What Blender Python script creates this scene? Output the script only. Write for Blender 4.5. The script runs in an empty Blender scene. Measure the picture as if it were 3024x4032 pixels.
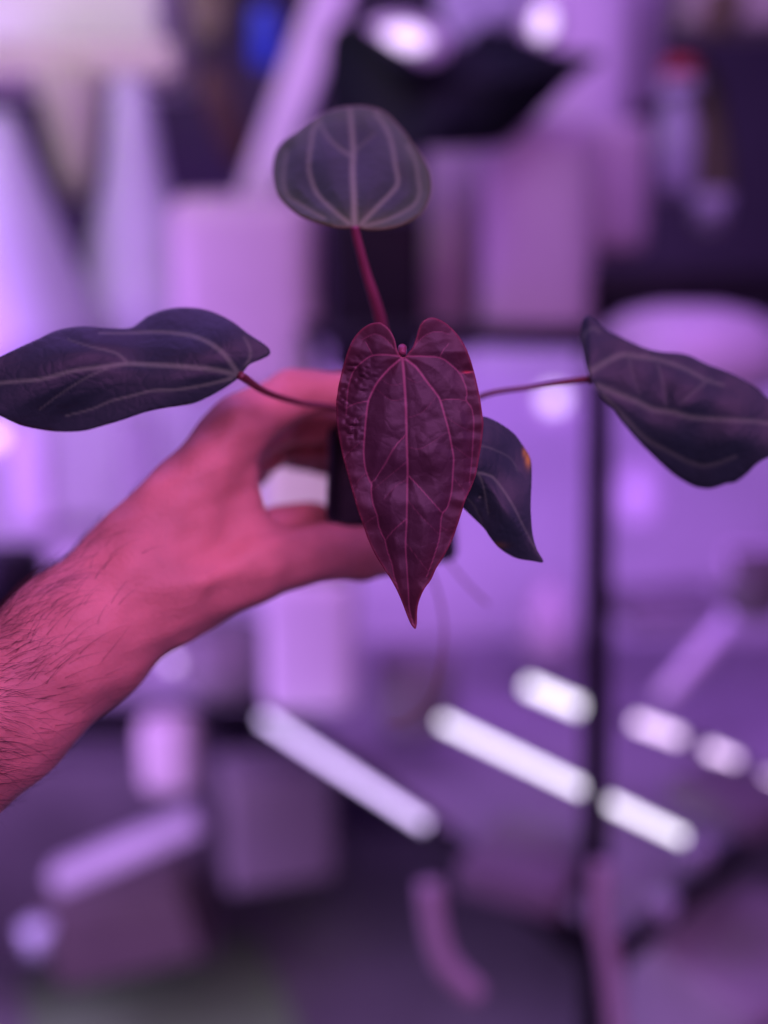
import bpy, bmesh, math, random
import numpy as np
from mathutils import Vector, Matrix
from mathutils.geometry import delaunay_2d_cdt

random.seed(7); rng = np.random.default_rng(7)
C = bpy.context.scene.collection
SC = bpy.context.scene

# ------------------------------------------------------------------ camera
FPX = 4323.0                       # focal length in photo pixels (photo 3024 x 4032)
PITCH = math.radians(12)
CAM = Vector((0, 0, 1.45))
FWD = Vector((0, math.cos(PITCH), -math.sin(PITCH)))
UP = Vector((0, math.sin(PITCH), math.cos(PITCH)))
RT = Vector((1, 0, 0))
cd = bpy.data.cameras.new('camera'); co = bpy.data.objects.new('camera', cd); C.objects.link(co)
co.location = CAM; co.rotation_euler = (math.pi/2 - PITCH, 0, 0)
cd.sensor_fit = 'VERTICAL'; cd.sensor_height = 36; cd.lens = 36*FPX/4032
cd.clip_start = 0.02; cd.clip_end = 50
cd.dof.use_dof = True; cd.dof.focus_distance = 0.360
cd.dof.aperture_fstop = cd.lens/16.5
SC.camera = co

# ------------------------------------------------------------------ light
w = bpy.data.worlds.new('World'); SC.world = w; w.use_nodes = True
w.node_tree.nodes['Background'].inputs[0].default_value = (0.50, 0.24, 0.95, 1)
w.node_tree.nodes['Background'].inputs[1].default_value = 0.115
SC.view_settings.view_transform = 'Standard'; SC.view_settings.look = 'None'
SC.view_settings.exposure = 0; SC.view_settings.gamma = 1
SC.cycles.use_denoising = True
SC.cycles.max_bounces = 6

def area(name, loc, target, size, watts, col, sy=None, spread=180):
    l = bpy.data.lights.new(name, 'AREA'); l.energy = watts; l.color = col; l.size = size; l.spread = math.radians(spread)
    if sy: l.shape = 'RECTANGLE'; l.size_y = sy
    o = bpy.data.objects.new(name, l); C.objects.link(o); o.location = loc
    o.rotation_euler = (Vector(target)-Vector(loc)).to_track_quat('-Z', 'Y').to_euler()
    return o
PURPLE = (0.50, 0.185, 1.0)
PINK = (0.80, 0.24, 0.80)
area('grow_lamp_hand', (0.25, -0.35, 2.05), (-0.02, 0.40, 1.36), 0.8, 4.0, PINK, None, 95)
area('grow_lamp_side', (0.9, 0.1, 1.75), (0.0, 0.40, 1.35), 0.5, 1.5, PURPLE)
area('grow_lamp_back', (-0.35, 0.80, 2.0), (-0.05, 0.42, 1.36), 0.4, 1.3, (0.45, 0.22, 1.0))
area('grow_lamp_rack', (0.2, 0.9, 2.5), (0.1, 1.7, 1.2), 1.2, 10.5, PURPLE, 0.5)
area('panel_fill', (0.42, 1.45, 1.17), (0.47, 2.25, 0.92), 1.0, 4.3, PURPLE, 0.22)  # added fill aimed at the back panel to brighten it
area('panel_fill_left', (-0.85, 1.1, 1.32), (-0.45, 2.25, 1.08), 0.7, 11, PURPLE, 0.4)  # added fill out of view, brightens the panel at left
area('room_lamp', (-0.7, 0.75, 2.35), (-0.55, 1.65, 1.75), 0.6, 1.9, (1.0, 0.86, 0.74), 0.4, 100)
area('floor_fill', (-0.66, 1.10, 0.75), (0.1, 1.8, 0.0), 0.5, 5.8, (0.50, 0.27, 0.80), 0.3, 150)  # added fill out of view, lifts the floor and low objects

# ------------------------------------------------------------------ helpers
def P(px, py, t):
    return CAM + t*(FWD + RT*((px-1512)/FPX) - UP*((py-2016)/FPX))
def PN(px, py, t):                 # numpy version
    px = np.asarray(px, float); py = np.asarray(py, float); t = np.asarray(t, float)
    u = (px-1512)/FPX*t; v = -(py-2016)/FPX*t
    return np.array(CAM) + np.outer(t, np.array(FWD)) + np.outer(u, np.array(RT)) + np.outer(v, np.array(UP))
def M(px, t): return px*t/FPX      # pixels to metres at a depth

def tag(o, label=None, cat=None, group=None, kind=None):
    if label: o['label'] = label
    if cat: o['category'] = cat
    if group: o['group'] = group
    if kind: o['kind'] = kind
    return o
def empty(name, loc, label, cat, group=None):
    o = bpy.data.objects.new(name, None); C.objects.link(o); o.location = loc
    o.empty_display_size = 0.02
    return tag(o, label, cat, group)
def link(name, me, mat, parent=None, smooth=True):
    o = bpy.data.objects.new(name, me); C.objects.link(o)
    if mat: me.materials.append(mat)
    if smooth: me.polygons.foreach_set('use_smooth', [True]*len(me.polygons))
    if parent:
        o.parent = parent
        o.matrix_parent_inverse = Matrix.Translation(-world_loc(parent))
    return o
def world_loc(o):
    return o.location.copy()
def mesh(name, verts, faces):
    me = bpy.data.meshes.new(name); me.from_pydata([tuple(v) for v in verts], [], [tuple(f) for f in faces]); me.update(); return me
def frombm(name, bm):
    me = bpy.data.meshes.new(name); bmesh.ops.recalc_face_normals(bm, faces=bm.faces); bm.to_mesh(me); bm.free(); return me

def mat(name, col, rough=0.5, var=0.15, scale=8, bump=0.0, bscale=60, spec=0.5, sheen=0, sss=0, metal=0, coat=0, trans=0):
    m = bpy.data.materials.new(name); m.use_nodes = True
    nt = m.node_tree; b = nt.nodes['Principled BSDF']
    b.inputs['Roughness'].default_value = rough
    b.inputs['Specular IOR Level'].default_value = spec
    b.inputs['Metallic'].default_value = metal
    b.inputs['Sheen Weight'].default_value = sheen
    b.inputs['Coat Weight'].default_value = coat
    b.inputs['Transmission Weight'].default_value = trans
    if sss:
        b.inputs['Subsurface Weight'].default_value = sss
        b.inputs['Subsurface Radius'].default_value = (1.0, 0.35, 0.2); b.inputs['Subsurface Scale'].default_value = 0.004
    tc = nt.nodes.new('ShaderNodeTexCoord')
    n = nt.nodes.new('ShaderNodeTexNoise'); n.inputs['Scale'].default_value = scale; n.inputs['Detail'].default_value = 5
    nt.links.new(tc.outputs['Object'], n.inputs['Vector'])
    r = nt.nodes.new('ShaderNodeValToRGB')
    r.color_ramp.elements[0].position = 0.3; r.color_ramp.elements[1].position = 0.7
    r.color_ramp.elements[0].color = (*[c*(1-var) for c in col], 1); r.color_ramp.elements[1].color = (*[min(1, c*(1+var)) for c in col], 1)
    nt.links.new(n.outputs['Fac'], r.inputs['Fac']); nt.links.new(r.outputs['Color'], b.inputs['Base Color'])
    if bump:
        n2 = nt.nodes.new('ShaderNodeTexNoise'); n2.inputs['Scale'].default_value = bscale; n2.inputs['Detail'].default_value = 4
        nt.links.new(tc.outputs['Object'], n2.inputs['Vector'])
        bp = nt.nodes.new('ShaderNodeBump'); bp.inputs['Strength'].default_value = bump; bp.inputs['Distance'].default_value = 0.001
        nt.links.new(n2.outputs['Fac'], bp.inputs['Height']); nt.links.new(bp.outputs['Normal'], b.inputs['Normal'])
    return m
def glow(name, col, s):
    m = mat(name, (0.8, 0.8, 0.8), 0.4); b = m.node_tree.nodes['Principled BSDF']
    b.inputs['Emission Color'].default_value = (*col, 1); b.inputs['Emission Strength'].default_value = s
    return m

def catmull(pts, n=8, closed=False):
    p = np.array(pts, float); out = []; N = len(p)
    rngi = range(N) if closed else range(N-1)
    for i in rngi:
        if closed: a, b, c, d = p[(i-1) % N], p[i], p[(i+1) % N], p[(i+2) % N]
        else: a, b, c, d = p[max(i-1, 0)], p[i], p[i+1], p[min(i+2, N-1)]
        for k in range(n):
            s = k/n
            out.append(0.5*((2*b)+(-a+c)*s+(2*a-5*b+4*c-d)*s*s+(-a+3*b-3*c+d)*s**3))
    if not closed: out.append(p[-1])
    return np.array(out)

def tube_mesh(name, pts, rad, seg=10, n=6):
    q = catmull([list(p)+[r] for p, r in zip(pts, rad)], n)
    vs, fs = [], []
    prev = None
    for i in range(len(q)):
        p = Vector(q[i, :3]); a = Vector(q[max(i-1, 0), :3]); b = Vector(q[min(i+1, len(q)-1), :3])
        d = (b-a).normalized()
        if prev is None: prev = d.orthogonal()
        s = (prev - d*prev.dot(d)).normalized(); prev = s; tt = d.cross(s)
        for k in range(seg):
            an = 2*math.pi*k/seg
            vs.append(p + (s*math.cos(an)+tt*math.sin(an))*max(q[i, 3], 1e-5))
    for i in range(len(q)-1):
        for k in range(seg):
            fs.append((i*seg+k, i*seg+(k+1) % seg, (i+1)*seg+(k+1) % seg, (i+1)*seg+k))
    fs.append(tuple(range(seg))[::-1]); fs.append(tuple((len(q)-1)*seg+k for k in range(seg)))
    return mesh(name, vs, fs)

def polydist(pts, line):
    """distance from points to a polyline and running fraction along it"""
    best = np.full(len(pts), 1e9); frac = np.zeros(len(pts))
    L = np.concatenate([[0], np.cumsum(np.linalg.norm(np.diff(line, axis=0), axis=1))]); T = max(L[-1], 1e-6)
    for i in range(len(line)-1):
        a, b = line[i], line[i+1]; ab = b-a; l2 = max(ab@ab, 1e-9)
        s = np.clip(((pts-a)@ab)/l2, 0, 1)
        d = np.linalg.norm(pts-(a+s[:, None]*ab), axis=1)
        m = d < best; best[m] = d[m]; frac[m] = (L[i]+s[m]*(L[i+1]-L[i]))/T
    return best, frac

def inpoly(pts, poly):
    x, y = pts[:, 0], pts[:, 1]; ins = np.zeros(len(pts), bool); j = len(poly)-1
    for i in range(len(poly)):
        xi, yi = poly[i]; xj, yj = poly[j]
        c = ((yi > y) != (yj > y)) & (x < (xj-xi)*(y-yi)/(yj-yi+1e-12)+xi); ins ^= c; j = i
    return ins

def leaf(name, outline, veins, depth, m, parent, step=6.0, sink=0.0005, bulge=0.0009, bw=60, spots=(), thick=0.0005, label=None):
    oc = catmull(outline, 14, True)
    d = np.concatenate([[0], np.cumsum(np.linalg.norm(np.diff(np.vstack([oc, oc[:1]]), axis=0), axis=1))])
    n = int(d[-1]/step); s = np.linspace(0, d[-1], n, endpoint=False); oo = np.vstack([oc, oc[:1]])
    ring = np.stack([np.interp(s, d, oo[:, 0]), np.interp(s, d, oo[:, 1])], 1)
    lo, hi = ring.min(0), ring.max(0)
    gx, gy = np.meshgrid(np.arange(lo[0], hi[0], step), np.arange(lo[1], hi[1], step*0.87))
    gx[1::2] += step/2
    g = np.stack([gx.ravel(), gy.ravel()], 1); g = g[inpoly(g, ring)]
    dr, _ = polydist(g, np.vstack([ring[::3], ring[:1]])); g = g[dr > step*0.75]
    allp = np.vstack([ring, g])
    edges = [(i, (i+1) % len(ring)) for i in range(len(ring))]
    r = delaunay_2d_cdt([Vector(p) for p in allp], edges, [], 1, 1e-4)
    v2 = np.array([tuple(v) for v in r[0]]); faces = r[2]
    vein = np.zeros(len(v2)); vd = np.full(len(v2), 1e9)
    for line, w0, w1, st in veins:
        ln = catmull(line, 6); dd, fr = polydist(v2, ln); wd = w0+(w1-w0)*fr
        vein = np.maximum(vein, st*(1-0.35*fr)*np.clip(1.35-dd/wd, 0, 1)); vd = np.minimum(vd, dd+70*(1-min(st, 1)))
    de, _ = polydist(v2, np.vstack([ring[::2], ring[:1]]))
    t = depth(v2[:, 0], v2[:, 1])
    b = 1-np.exp(-(vd/bw)**2)
    t = t - bulge*b - 0 + sink*vein*0.0
    t = t + sink*np.exp(-(vd/14.0)**2)*(1-vein*0.8)
    W = PN(v2[:, 0], v2[:, 1], t)
    me = mesh(name, W, [f[::-1] for f in faces])
    def attr(nm, val):
        a = me.attributes.new(nm, 'FLOAT', 'POINT'); a.data.foreach_set('value', np.asarray(val, np.float32))
    attr('vein', vein); attr('rim', np.exp(-(de/6.0)**2)); attr('margin', np.exp(-(de/70.0)**2))
    sp = np.zeros(len(v2))
    for (sx, sy, rx, ry, sa) in spots: sp = np.maximum(sp, sa*np.exp(-((v2[:, 0]-sx)/rx)**2-((v2[:, 1]-sy)/ry)**2))
    attr('spot', sp)
    o = link(name, me, m, parent)
    md = o.modifiers.new('thickness', 'SOLIDIFY'); md.thickness = thick; md.offset = 0
    if label: o['label'] = label
    return o

def leaf_mat(name, lam, lam2, veinc, rimc, marginc, spotc, rough=0.45, sheen=0.2, bump=0.3, bscale=130, mfac=0.5, trans=0.1):
    m = bpy.data.materials.new(name); m.use_nodes = True; nt = m.node_tree; b = nt.nodes['Principled BSDF']; L = nt.links.new
    tc = nt.nodes.new('ShaderNodeTexCoord')
    def noise(s, det=6):
        n = nt.nodes.new('ShaderNodeTexNoise'); n.inputs['Scale'].default_value = s; n.inputs['Detail'].default_value = det
        L(tc.outputs['Object'], n.inputs['Vector']); return n
    def at(nm):
        a = nt.nodes.new('ShaderNodeAttribute'); a.attribute_name = nm; return a.outputs['Fac']
    def mix(f, A, B, k=1.0):
        x = nt.nodes.new('ShaderNodeMix'); x.data_type = 'RGBA'
        if k != 1.0:
            mm = nt.nodes.new('ShaderNodeMath'); mm.operation = 'MULTIPLY'; mm.inputs[1].default_value = k; L(f, mm.inputs[0]); f = mm.outputs[0]
        L(f, x.inputs['Factor'])
        for s, c in (('A', A), ('B', B)):
            i = [q for q in x.inputs if q.name == s and q.type == 'RGBA'][0]
            if isinstance(c, tuple): i.default_value = (*c, 1)
            else: L(c, i)
        return [q for q in x.outputs if q.type == 'RGBA'][0]
    n1 = noise(75); rp = nt.nodes.new('ShaderNodeValToRGB'); rp.color_ramp.elements[0].position = .35; rp.color_ramp.elements[1].position = .68
    L(n1.outputs['Fac'], rp.inputs['Fac'])
    c = mix(rp.outputs['Color'], lam, lam2)
    c = mix(at('margin'), c, marginc, mfac)
    c = mix(at('vein'), c, veinc)
    c = mix(at('rim'), c, rimc, 0.7)
    c = mix(at('spot'), c, spotc)
    L(c, b.inputs['Base Color'])
    # under side is paler and redder, seen only from behind
    b.inputs['Roughness'].default_value = rough; b.inputs['Sheen Weight'].default_value = sheen
    b.inputs['Sheen Roughness'].default_value = 0.4
    b.inputs['Specular IOR Level'].default_value = 0.4
    n2 = noise(bscale, 5); n3 = noise(900, 2)
    ad = nt.nodes.new('ShaderNodeMath'); ad.operation = 'MULTIPLY_ADD'; ad.inputs[1].default_value = 0.12
    L(n3.outputs['Fac'], ad.inputs[0]); L(n2.outputs['Fac'], ad.inputs[2])
    bp = nt.nodes.new('ShaderNodeBump'); bp.inputs['Strength'].default_value = bump; bp.inputs['Distance'].default_value = 0.0012
    vo = nt.nodes.new('ShaderNodeTexVoronoi'); vo.feature = 'DISTANCE_TO_EDGE'; vo.inputs['Scale'].default_value = 210
    wob = nt.nodes.new('ShaderNodeVectorMath'); wob.operation = 'MULTIPLY_ADD'; wob.inputs[1].default_value = (.006, .006, .006)
    L(noise(120, 2).outputs['Color'], wob.inputs[0]); L(tc.outputs['Object'], wob.inputs[2]); L(wob.outputs[0], vo.inputs['Vector'])
    vm = nt.nodes.new('ShaderNodeMapRange'); vm.inputs['From Max'].default_value = 0.25; vm.inputs['To Max'].default_value = 0.22; L(vo.outputs['Distance'], vm.inputs['Value'])
    a2 = nt.nodes.new('ShaderNodeMath'); a2.operation = 'ADD'; L(ad.outputs[0], a2.inputs[0]); L(vm.outputs['Result'], a2.inputs[1]); ad = a2
    L(ad.outputs[0], bp.inputs['Height']); L(bp.outputs['Normal'], b.inputs['Normal'])
    return m

# ------------------------------------------------------------------ setting
M_floor = mat('floor_tile', (0.27, 0.29, 0.26), 0.5, 0.25, 3)
M_wall = mat('dark_wall', (0.060, 0.052, 0.075), 0.7, 0.2, 2)
def box_bm(sx, sy, sz, bev=0.004, seg=2, taper=1.0):
    bm = bmesh.new(); bmesh.ops.create_cube(bm, size=1)
    for v in bm.verts:
        k = taper if v.co.z < 0 else 1.0
        v.co = Vector((v.co.x*sx*k, v.co.y*sy*k, (v.co.z+0.5)*sz))
    if bev: bmesh.ops.bevel(bm, geom=list(bm.edges), offset=bev, segments=seg, affect='EDGES', profile=0.6)
    return bm
def place(o, loc, rz=0, tilt=(0, 0)):
    o.location = loc; o.rotation_euler = (tilt[0], tilt[1], rz); return o
fl = link('floor', mesh('floor', [(-4, -1, 0), (4, -1, 0), (4, 5, 0), (-4, 5, 0)], [(0, 1, 2, 3)]), M_floor, smooth=False); fl['kind'] = 'structure'
wl = link('wall', frombm('wall', box_bm(8, 0.1, 3.2, 0)), M_wall, smooth=False); wl['kind'] = 'structure'; wl.location = (0, 2.75, 0)

# materials of the things behind
M_white = mat('white_plastic', (0.72, 0.70, 0.72), 0.35, 0.08, 5)
M_mauve = mat('mauve_plastic', (0.50, 0.46, 0.44), 0.45, 0.10, 5)
M_lav = mat('pale_plastic', (0.44, 0.50, 0.50), 0.4, 0.08, 5)
M_black = mat('black_metal', (0.010, 0.010, 0.012), 0.5, 0.2, 20, spec=0.15)
M_blackpl = mat('black_plastic', (0.008, 0.008, 0.010), 0.45, 0.2, 20, bump=0.2, bscale=200, spec=0.15)
M_beige = mat('beige_clay', (0.46, 0.52, 0.32), 0.6, 0.15, 8)
M_brown = mat('brown_leaf', (0.10, 0.06, 0.035), 0.6, 0.25, 8)
M_blue = mat('blue_plastic', (0.012, 0.06, 0.46), 0.3, 0.1, 8)
M_red = mat('red_plastic', (0.55, 0.06, 0.03), 0.4, 0.1, 8)
M_dkleaf = mat('dark_leaf', (0.008, 0.013, 0.013), 0.6, 0.3, 10, spec=0.12)
M_green = mat('olive_leaf', (0.16, 0.17, 0.06), 0.5, 0.3, 10)
M_brown2 = mat('dark_board', (0.09, 0.08, 0.09), 0.6, 0.3, 5)
M_mat = mat('green_rubber_mat', (0.24, 0.46, 0.18), 0.8, 0.15, 6)
M_wood = mat('brown_carton', (0.12, 0.10, 0.09), 0.7, 0.15, 6)
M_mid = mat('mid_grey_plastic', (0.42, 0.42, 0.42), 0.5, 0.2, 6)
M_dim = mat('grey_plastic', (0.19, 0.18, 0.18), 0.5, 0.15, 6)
M_panel = mat('white_panel', (0.70, 0.70, 0.72), 0.5, 0.2, 3)
M_shelf = mat('shelf_board', (0.27, 0.25, 0.29), 0.4, 0.35, 5)
M_tub = mat('cream_plastic', (0.70, 0.84, 0.62), 0.4, 0.1, 4)
M_cream = mat('cream_lid', (0.72, 0.95, 0.48), 0.4, 0.05, 4)
M_refl = glow('reflection_white', (0.74, 0.72, 0.80), 3.6)  # emission put in for reflections of lights in glossy tops
M_refl_lilac = glow('reflection_lilac', (0.60, 0.50, 0.82), 2.6)
M_hilite = glow('highlight_glow', (0.80, 0.66, 0.90), 1.5)  # emission put in for overexposed highlights

# ------------------------------------------------------------------ growing rack
def zplane(px, py, z):
    r = (FWD + RT*((px-1512)/FPX) - UP*((py-2016)/FPX)); t = (z-CAM.z)/r.z
    return CAM + r*t
rack = empty('storage_rack', (0.235, 1.02, 0), 'black metal growing rack with dark post and pale shelves behind the plant', 'rack')
def prism(name, pts, z0, z1, m, parent):
    n = len(pts); vs = [(p[0], p[1], z0) for p in pts]+[(p[0], p[1], z1) for p in pts]
    fs = [tuple(range(n))[::-1], tuple(range(n, 2*n))]+[(i, (i+1) % n, n+(i+1) % n, n+i) for i in range(n)]
    return link(name, mesh(name, vs, fs), m, parent, smooth=False)
zs = 0.75
cor = zplane(2400, 3800, zs); le = zplane(1290, 2960, zs); ri = zplane(3024, 3230, zs)
le = cor + (le-cor)*2.0; ri = cor+(ri-cor)*2.2; bk = Vector((ri.x, le.y, zs))
prism('shelf', [cor, ri, bk, le], zs-0.02, zs, M_shelf, rack)
def rail(a, b, r, nm='shelf_rail', m=None):
    return link(nm, tube_mesh(nm, [a, (a+b)/2, b], [r]*3, 8, 2), m or M_black, rack)
rail(cor, le, 0.017); rail(cor, ri, 0.014)
rail(P(2360, 1480, 1.07), P(2335, 4300, 1.10), 0.0135, 'post')
# upper shelf
a = P(1200, 1450, 1.34); b = P(2345, 1300, 1.22)
up = [Vector((a.x, a.y, 0)), Vector((b.x, b.y, 0)), Vector((b.x+0.15, b.y+0.75, 0)), Vector((a.x-0.05, a.y+0.75, 0))]
prism('shelf', up, b.z-0.018, b.z, M_dim, rack)
rail(Vector((a.x, a.y-0.012, b.z-0.008)), Vector((b.x, b.y-0.012, b.z-0.008)), 0.013)

rack2 = empty('wall_shelf', P(2740, 1215, 1.45), 'dark shelf board jutting in at right above the curved white tray', 'shelf')
o = link('board', frombm('board', box_bm(0.42, 0.30, 0.05, 0.006)), M_black, rack2); o.matrix_parent_inverse = Matrix(); o.location = (0.06, 0.1, 0)
o = link('bracket', frombm('bracket', box_bm(0.02, 0.25, 0.10, 0.004)), M_black, rack2); o.matrix_parent_inverse = Matrix(); o.location = (-0.1, 0.1, -0.1)

panel = link('back_panel', frombm('back_panel', box_bm(3.2, 0.02, 0.81, 0.003)), M_panel); panel.location = (0, 2.25, 0.55)
tag(panel, 'pale reflective panel glowing purple behind the rack and hand', 'panel')

# ------------------------------------------------------------------ blurred things behind
def bg_box(name, px, py0, py1, wpx, t, m, label, cat, depth=None, bev=0.012, rz=0, tilt=(0, 0), taper=1.0, group=None, smooth=True):
    b = P(px, py1, t); h = M(abs(py1-py0), t); wd = M(wpx, t); dp = depth or wd*0.7
    bv = min(bev, 0.45*min(wd, dp, h))
    o = link(name, frombm(name, box_bm(wd, dp, h, bv, 3, taper)), m, smooth=smooth)
    place(o, b, rz, tilt); return tag(o, label, cat, group)
def lathe_mesh(name, prof, seg=32):
    vs, fs = [], []
    for r, z in prof:
        for k in range(seg): vs.append((max(r, 1e-4)*math.cos(2*math.pi*k/seg), max(r, 1e-4)*math.sin(2*math.pi*k/seg), z))
    for i in range(len(prof)-1):
        for k in range(seg): fs.append((i*seg+k, i*seg+(k+1) % seg, (i+1)*seg+(k+1) % seg, (i+1)*seg+k))
    fs.append(tuple(range(seg))[::-1]); fs.append(tuple((len(prof)-1)*seg+k for k in range(seg)))
    return mesh(name, vs, fs)
def bg_lathe(name, px, py1, t, prof, m, label, cat, tilt=(0, 0), group=None):
    o = link(name, lathe_mesh(name, [(M(r, t), M(h, t)) for r, h in prof]), m)
    place(o, P(px, py1, t), 0, tilt); return tag(o, label, cat, group)
def bg_leaf(name, pts, t0, dt, m, label, cat):
    q = catmull(pts, 5, True); c = q.mean(0)
    vs = [P(c[0], c[1], t0)]; n = len(q)
    for k in (0.5, 1.0):
        for p in q:
            pp = c+(p-c)*k; vs.append(P(pp[0], pp[1], t0+dt*k*k*math.sin(3*(p[0]-c[0])/400)))
    fs = [(0, 1+i, 1+(i+1) % n) for i in range(n)]+[(1+i, 1+n+i, 1+n+(i+1) % n, 1+(i+1) % n) for i in range(n)]
    o = link(name, mesh(name, vs, fs), m); s = o.modifiers.new('thickness', 'SOLIDIFY'); s.thickness = 0.002
    return tag(o, label, cat)
def glint(px, py, t, r, label, sx=1.0, sz=1.0, roll=0.0):  # glowing disc standing in for a blurred highlight, no real source
    e = empty('highlight_disc', P(px, py, t), label, 'glint', 'small glowing discs added for blurred highlights in the background')
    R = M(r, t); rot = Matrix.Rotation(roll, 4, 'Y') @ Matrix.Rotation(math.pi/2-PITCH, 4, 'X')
    for nm, prof, m in (('lens', [(R*0.3, R*0.20), (R*0.62, R*0.12), (R*0.66, 0)], M_hilite), ('disc_backing', [(R*1.25, -0.001), (R*1.25, -R*0.4), (R*0.9, -R*0.5)], M_white)):  # glowing face and pale backing, both added to shape the highlight
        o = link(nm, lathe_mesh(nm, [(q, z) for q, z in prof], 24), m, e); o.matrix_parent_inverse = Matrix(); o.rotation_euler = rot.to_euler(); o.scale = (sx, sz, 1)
def tube_reflection(a, b, t0, t1, r, label, m=None):  # glowing tube standing in for a light reflected in a glossy surface
    A, B = P(*a, t0), P(*b, t1); e = empty('glowing_reflection', A, label, 'glint', 'glowing tubes added for light reflections over the rack')
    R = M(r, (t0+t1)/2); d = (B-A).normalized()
    link('tube', tube_mesh('tube', [A, (A+B)/2, B], [R]*3, 14, 2), m or M_refl, e)
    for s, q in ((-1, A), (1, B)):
        link('reflection_end', tube_mesh('reflection_end', [q+d*s*0.001, q+d*s*0.008, q+d*s*0.016], [R*1.05]*3, 12, 2), M_black, e)

TUP = 1.5
# upper left
bg_box('storage_tub', 260, -250, 330, 900, 1.75, M_tub, 'big pale tub with a straight lower edge across the top left corner', 'tub', depth=0.3, bev=0.02)
bg_box('clay_tray', 330, 190, 330, 780, 1.5, M_beige, 'long beige tray against the lower edge of the pale tub', 'tray', depth=0.1, bev=0.01)
bg_lathe('clay_pot', 300, 790, 1.5, [(45, 0), (70, 120), (110, 330), (130, 450), (125, 460)], M_beige, 'beige tapered pot under the beige tray at upper left', 'pot')
bg_lathe('plastic_cone', 60, 1420, 1.45, [(360, 0), (330, 150), (190, 550), (70, 880), (40, 930)], M_lav, 'wide pale lavender cone cut off by the left edge of the frame', 'cone')
bg_lathe('plastic_cone', 560, 1400, 1.55, [(300, 0), (230, 250), (110, 700), (70, 1010), (50, 1040)], M_lav, 'slim pale lavender cone right of the beige tapered pot', 'cone')
bg_box('bottle', 1045, 40, 270, 110, 1.55, M_blue, 'vivid blue bottle at the top of the picture', 'bottle', bev=0.02)
bg_leaf('dried_leaf', [(780, 300), (860, 260), (960, 480), (1000, 640), (930, 660), (840, 520)], 1.65, 0.03, M_brown, 'brown drooping leaf left of the blue bottle', 'leaf')
bg_leaf('olive_leaf', [(740, -60), (880, -60), (900, 60), (840, 190), (770, 150)], 1.6, 0.03, M_green, 'olive leaf hanging at the top, between pale tub and blue bottle', 'leaf')
o = link('diagonal_board', frombm('diagonal_board', box_bm(M(150, 1.6), 0.02, M(1100, 1.6), 0.006)), M_white); place(o, P(985, 850, 1.6), 0, (0, math.radians(22)))
tag(o, 'narrow pale board leaning diagonally behind the round upper leaf', 'board')
bg_box('grow_bag', 985, 800, 1560, 560, 1.5, M_mauve, 'large mauve square bag behind the left leaf and hand', 'bag', bev=0.04)
bg_box('nursery_pot', 1480, 880, 1470, 370, 1.45, M_blackpl, 'tall black pot directly behind the upper leaf stalk', 'pot', bev=0.01)
# upper right
bg_leaf('wide_dark_leaf', [(1290, 150), (1420, 90), (1560, 240), (1760, 235), (1900, 120), (2060, 150), (2200, 205), (2370, 225), (2260, 310), (2130, 440), (1980, 570), (1820, 590), (1640, 600), (1480, 660), (1310, 520)], 1.28, 0.04, M_dkleaf, 'broad near black leaf with pointed right end across the top', 'leaf')
bg_leaf('pale_leaf', [(1740, -80), (2060, -80), (2080, 60), (1980, 110), (1900, 90), (1830, 160), (1760, 120)], 1.55, 0.03, M_lav, 'pale lavender leaf at the top above the broad black leaf', 'leaf')
bg_box('white_jug', 2270, -200, 600, 370, 1.62, M_white, 'tall white jug rising behind the right bag', 'jug', bev=0.04)
bg_box('grey_board', 2490, -200, 420, 190, 1.7, M_mid, 'dull grey upright board right of the white jug', 'board', bev=0.01)
bg_box('grow_bag', 1775, 570, 1400, 210, 1.55, M_mauve, 'narrow mauve bag right of the round upper leaf', 'bag', bev=0.03)
bg_box('grow_bag', 2095, 520, 1350, 440, 1.45, M_mauve, 'wide mauve bag standing on the dark shelf above the red leaf', 'bag', bev=0.04)
bg_box('grow_bag', 2410, 500, 1010, 250, 1.5, M_mauve, 'short mauve bag hung higher at the right of the wide bag', 'bag', bev=0.04)
sb = empty('spray_bottle', P(2650, 770, 1.55), 'pale bottle with red cap in front of the dark right side', 'bottle')
o = link('body', lathe_mesh('body', [(M(r, 1.55), M(h, 1.55)) for r, h in [(70, 0), (80, 30), (80, 250), (50, 330), (45, 350), (75, 370), (75, 430)]]), M_lav, sb); o.matrix_parent_inverse = Matrix()
o = link('cap', lathe_mesh('cap', [(M(r, 1.55), M(h, 1.55)) for r, h in [(60, 432), (60, 490), (40, 500)]]), M_red, sb); o.matrix_parent_inverse = Matrix()
bg_lathe('lavender_cup', 2790, 920, 1.5, [(55, 0), (75, 150), (70, 155)], M_lav, 'small lavender cup low right of the red capped bottle', 'cup')
bg_box('clay_tray', 2870, -100, 130, 420, 1.6, M_beige, 'beige tray in the top right corner', 'tray', depth=0.1, bev=0.01)
bg_leaf('olive_leaf', [(2780, -40), (2920, -40), (2900, 90), (2820, 150), (2760, 110)], 1.5, 0.03, M_green, 'olive leaf in front of the beige tray in the top right corner', 'leaf')
# middle right
bg_lathe('curved_tray', 2700, 1520, 1.30, [(330, 0), (360, 60), (350, 200), (250, 280), (120, 310)], M_white, 'curved white tray under the dark right shelf board', 'tray')
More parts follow.
